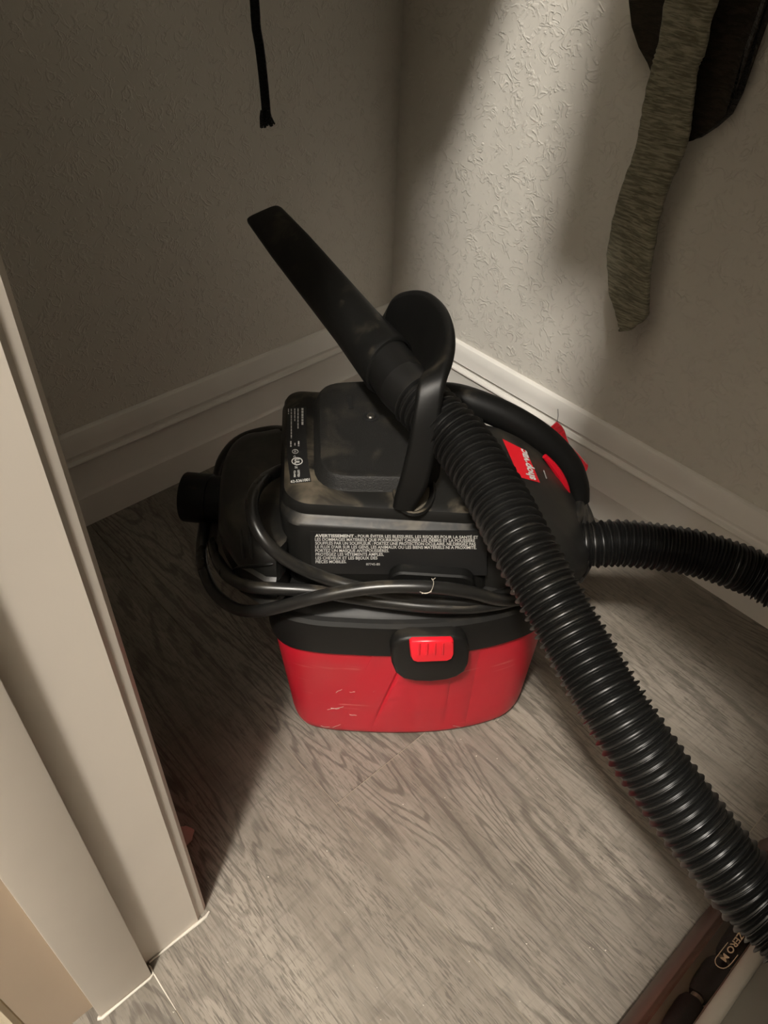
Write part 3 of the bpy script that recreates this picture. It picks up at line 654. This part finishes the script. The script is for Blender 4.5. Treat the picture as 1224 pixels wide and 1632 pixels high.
b = MB(); b.tube([(X0 + .0295, Y0 + .004, .027), (X0 + .0295, Y1 - .008, .027)], .0050, 16); roll = b.build('brush_roll', greyp, fh)
bristle = make_plastic('dark_bristle', (0.022, 0.023, 0.028), 0.8)
for k in range(-4, 4):
    y0 = -.0235 + .039*k; y1 = min(y0 + .0345, Y1 - .010)
    if y1 - y0 < .01 or y0 < Y0 + .004: continue
    n_ = 24; rg = []
    for i in range(7):
        f = i/6; r = .0098 - (.0022 if i in (0, 6) else 0); rg.append([(X0 + .0295 + (r + .0007*math.sin(5*q + 2.2*f*3))*math.cos(q), y0 + (y1 - y0)*f, .027 + (r + .0007*math.sin(5*q + 2.2*f*3))*math.sin(q)) for q in [2*math.pi*j/n_ for j in range(n_)]])
    b = MB(); b.loft(rg); b.build('bristle_tuft', bristle, roll)
extr([(X0 + .009, .0310), (X0 + .014, .0340), (X0 + .026, .0455), (X0 + .036, .0505), (X0 + .036, .0492), (X0 + .026, .0440), (X0 + .014, .0325), (X0 + .009, .0296)], Y0, Y1).build('window', glassy, fh, smooth=50)
extr([(X0 + .048, .0122), (X0 + .150, .0122), (X0 + .150, .058), (X0 + .100, .060), (X0 + .060, .0570), (X0 + .048, .0545)], Y0, Y1).build('hood', greyp, fh, smooth=40)
extr([(X0 + .0362, .0122), (X0 + .0478, .0122), (X0 + .0478, .0560), (X0 + .0455, .0575), (X0 + .0400, .0565), (X0 + .0362, .0525)], Y0, Y1).build('hood_rim', silver, fh, smooth=60)
WN = Vector((-0.72, 0, 1)).normalized(); WP = Vector((0.86 + X0 + .026, -.40, .0466))
def onw(px, py): return plane_hit(px, py, WP, WN) - Vector((0.86, -0.40, 0))
b = MB(); put_text(b, 'ZERO M', (1187.5, 1491), (1157, 1534), (1178.5, 1484), (1148, 1527), onw, .02)
# pill outline round the words
pc = [(0, 0), (0, 0), (1160, 1502), (1146, 1520), (1140, 1529), (1141, 1537), (1147, 1542), (1155, 1543), (1164, 1537), (1176, 1522)]
lo_ = [onw(x, y) for x, y in pc]; b.tube(spline(lo_[2:], .002), .0003, 6)
raw_build(b, 'printed_mark', mat('copper_print', (0.62, 0.46, 0.30), 0.4), fh)

# ------------------------------------------------------------ things hanging on the rod
rod = MB(); rod.tube([(0.0, -0.36, 1.66), (1.55, -0.36, 1.66)], .016, 16); o = rod.build('closet_rod', M['rod']); tag(o, 'steel clothes rod running across the top of the closet', 'rod')
# black cord with frayed end
b = MB()
cp = [at_y(x, y, -.28) for x, y in [(425, 186), (422, 150), (418, 110), (413, 70), (408.5, 45), (406.5, 20), (405.5, 0)]]
cp += [Vector((.106, -.283, .75)), Vector((.108, -.31, 1.2)), Vector((.108, -.335, 1.60)), Vector((.108, -.345, 1.670)), Vector((.108, -.360, 1.6815)), Vector((.108, -.378, 1.672)), Vector((.108, -.384, 1.64)), Vector((.108, -.385, 1.50))]
pts = spline(cp, .012); fr_ = frames(pts); rings = []
for p, (t, a, c) in zip(pts, fr_):
    wv = (Vector((CR.x, CR.y, 0)).normalized()); wv = (wv - t*wv.dot(t)).normalized(); nv = t.cross(wv); rings.append([p + wv*x + nv*y for x, y in rrect(-.0043, .0043, -.0017, .0017, .0015, 3)])
b.loft(rings); strap = b.build('hanging_strap', M['strap'], None, smooth=50); tag(strap, 'black flat cord hanging before the dark left wall with a frayed end', 'cord')
b = MB(); rvv = random.Random(5); q0 = at_y(425, 184, -.28)
for k in range(15):
    f = k/14; e = at_y(415.5 + 22*f, 203 - 3.5*f + rvv.uniform(-3, 2), -.28 + rvv.uniform(-.003, .003)); s_ = at_y(416.5 + 12.5*f, 176, -.28); m_ = at_y(415.5 + 16*f, 187, -.28)
    b.tube([s_, m_, e], [.0010, .0013, .0009], 6)
b.build('frayed_end', M['strap'], strap)
# olive knitted scarf
YS = -.078
sl = [(1092, 515), (1000, 527), (991, 527), (985, 508), (972, 463), (966, 412), (972, 360), (991, 302), (1018, 233), (1029, 165), (1038, 106), (1046, 69), (1060, 0)]
Lx = [(990, 526), (986, 508), (972, 463), (966, 412), (972, 360), (991, 302), (1018, 233), (1030, 165), (1039, 106), (1047, 69), (1058, 0)]
Rx = [(1005, 526), (1030, 505), (1037, 474), (1045, 395), (1051, 344), (1063, 298), (1090, 235), (1103, 165), (1115, 110), (1128, 79), (1145, 0)]
La = [at_y(x, y, YS) for x, y in Lx]; Ra = [at_y(x, y, YS) for x, y in Rx]
La += [Vector((.430, -.078, .85)), Vector((.442, -.076, 1.20)), Vector((.462, -.072, 1.44)), Vector((.470, -.064, 1.517))]
Ra += [Vector((.510, -.078, .85)), Vector((.510, -.076, 1.20)), Vector((.500, -.072, 1.44)), Vector((.496, -.064, 1.517))]
kx = len(Lx)
def ease(P): return P[:kx] + [P[kx-1].lerp(P[kx], q) for q in (.18, .38, .65)] + P[kx:]
La, Ra = ease(La), ease(Ra)
Ls_, Rs_ = multi(La, 8), multi(Ra, 8); rings = []
rk = random.Random(2)
for i, (l_, r_) in enumerate(zip(Ls_, Rs_)):
    wv = r_ - l_; t = ((Ls_[min(i+1, len(Ls_)-1)] - Ls_[max(i-1, 0)]).normalized()); hw = wv.length/2; wd = wv.normalized(); nv = t.cross(wd).normalized(); mid = (l_ + r_)/2
    hw += rk.uniform(-.0008, .0008)
    rings.append([mid + wd*x + nv*(y + .004*math.sin(x*90 + i*.13)) for x, y in rrect(-hw, hw, -.004, .004, .0035, 5)])
b = MB(); b.loft(rings); sc = b.build('knitted_scarf', M['olive'], None, smooth=60); tag(sc, 'olive ribbed knit scarf hanging down the back wall with a narrow end', 'scarf')

def garment(name, label, m, x0, x1, y0, y1, hem, top, tilt=0.0, seed=0):
    """a coat on its hanger: folded, flared at the hem, shoulders sloping to the rod"""
    rr_ = random.Random(seed); ph = [rr_.uniform(0, 6.28) for _ in range(4)]; rings = []
    cx, cy = (x0 + x1)/2, (y0 + y1)/2; n = 64
    for k in range(15):
        f = k/14; z = hem + (top - hem)*f; sh = 1.0 if f < .8 else max(.16, 1 - ((f - .8)/.2)**1.6*.84); fl = 1.0 + 0.0*f
        hx, hy = (x1 - x0)/2*(1 - .15*f), (y1 - y0)/2*sh*(1 - .05*f); ring = []
        for j in range(n):
            q = 2*math.pi*j/n; c_, s_ = math.cos(q), math.sin(q); e = 2/7.0
            x = math.copysign(abs(c_)**e, c_)*hx; y = math.copysign(abs(s_)**e, s_)*hy
            w_ = .007*(1 - f)*(math.sin(5*q + ph[0]) + .6*math.sin(9*q + ph[1]))
            ring.append((cx + x*(1 + w_/max(hx, .01)), cy + y*(1 + w_*.5/max(hy, .01)), z + tilt*(y/max((y1 - y0)/2, 1e-3))*(1 - f)))
        rings.append(ring)
    root = empty(name, (cx, cy, hem)); b = MB(); b.loft([[(p[0] - cx, p[1] - cy, p[2] - hem) for p in r] for r in rings]); b.build('body', m, root, smooth=60)
    b = MB(); hk = [(0, 0, top - .02), (0, 0, top + .02), (.0, .012, top + .04), (0, .0225, 1.645), (0, .021, 1.672), (0, .0, 1.6800), (0, -.020, 1.672), (0, -.0235, 1.65)]
    b.tube(spline([Vector((p[0], -.36 - cy + p[1], p[2] - hem)) for p in hk], .006), .002, 8); b.build('hanger_hook', M['rod'], root)
    return root
g = garment('coat', '', M['dark'], .500, .572, -.46, -.26, .868, 1.57, 0, 1); tag(g, 'dark coat on the closet rod next to the grey jacket', 'coat')
g = garment('coat', '', M['dark'], .592, .690, -.55, -.21, .77, 1.57, 0, 2); tag(g, 'longer dark coat in the middle of the closet rod', 'coat')
g = garment('coat', '', M['dark'], .712, .90, -.605, -.21, .755, 1.57, 0, 4); tag(g, 'longer dark coat farthest right on the closet rod', 'coat')
g = garment('jacket', '', M['greyjacket'], .25, .362, -.46, -.31, .925, 1.57, .03, 3); tag(g, 'grey jacket on the closet rod toward the left wall', 'jacket')
# wall hook that carries the scarf and the dark garment behind it
hk = empty('wall_hook', (.483, -.003, 1.50)); tag(hk, 'small steel hook on the back wall holding scarf and dark cardigan', 'hook')
disc_stack(Vector((0, .003, 0)), Vector((0, -1, 0)), [(.018, 0), (.018, .004), (.016, .006)]).build('plate', M['rod'], hk)
b = MB(); b.tube(spline([Vector(p) for p in [(0, -.003, 0), (0, -.02, -.012), (0, -.045, -.018), (0, -.050, -.018), (0, -.056, -.010), (0, -.056, .006)]], .004), .004, 10); b.build('prong', M['rod'], hk)
# dark cardigan behind the scarf: its hem shows on both sides
YD = -.026
hem = [(1010, -60), (1014, 0), (1018, 40), (1024, 74), (1034, 100), (1046, 128), (1064, 168), (1080, 200), (1094, 226), (1110, 222), (1135, 205), (1160, 184), (1180, 150), (1190, 118), (1197, 70), (1208, 30), (1216, 0), (1228, -60)]
lowp = [at_y(x, y, YD) for x, y in hem]; nL = len(lowp); rings = []
tops = [Vector((.483 + (k/(nL - 1) - .5)*.05, YD - .008, 1.48)) for k in range(nL)]
for k in range(13):
    f = k/12; row = [lowp[j].lerp(tops[j], f**.8) for j in range(nL)]
    fr_ = [Vector((p.x, p.y - .007 - .005*math.sin(j*1.1 + f*3)*(1 - f*.6), p.z)) for j, p in enumerate(row)]; bk_ = [Vector((p.x, p.y + .007 - .004*math.sin(j*1.1 + f*3)*(1 - f*.6), p.z)) for j, p in enumerate(row)]
    rings.append(fr_ + bk_[::-1])
b = MB(); b.loft(rings); cg = b.build('cardigan', M['dark'], None, smooth=60); tag(cg, 'dark brown cardigan hem hanging on the wall behind the olive scarf', 'cardigan')

# small pinkish scrap behind the jamb
b = MB(); c = plane_hit(293, 1331, Vector((0, 0, .004)), Vector((0, 0, 1))); c.z = 0; rings = []
for z, r in [(0.0, .006), (.002, .0085), (.005, .0085), (.008, .006), (.0095, .002)]:
    rings.append([(.0 + r*math.cos(2*math.pi*k/14)*(1 + .2*math.sin(3*k)), r*math.sin(2*math.pi*k/14)*(1 + .15*math.cos(2*k)), z) for k in range(14)])
b.loft(rings); o = b.build('paper_scrap', M['pink']); o.location = c; tag(o, 'small pinkish scrap lying on the floor behind the door jamb', 'scrap')
# grit on the floor
b = MB(); rv = random.Random(21)
for k in range(46):
    x, y = rv.uniform(.50, .80), rv.uniform(-.74, -.36); r = rv.uniform(.0003, .0008)
    b.add([(x - r, y - r, .0001), (x + r, y - r*.6, .0001), (x + r*.4, y + r, .0001), (x, y, .0001 + r*1.2)], [(0, 1, 3), (1, 2, 3), (2, 0, 3), (0, 2, 1)])
o = b.build('floor_grit', M['lint'], None, smooth=0); tag(o, 'pale specks of grit strewn over the planks', 'grit', kind='stuff')
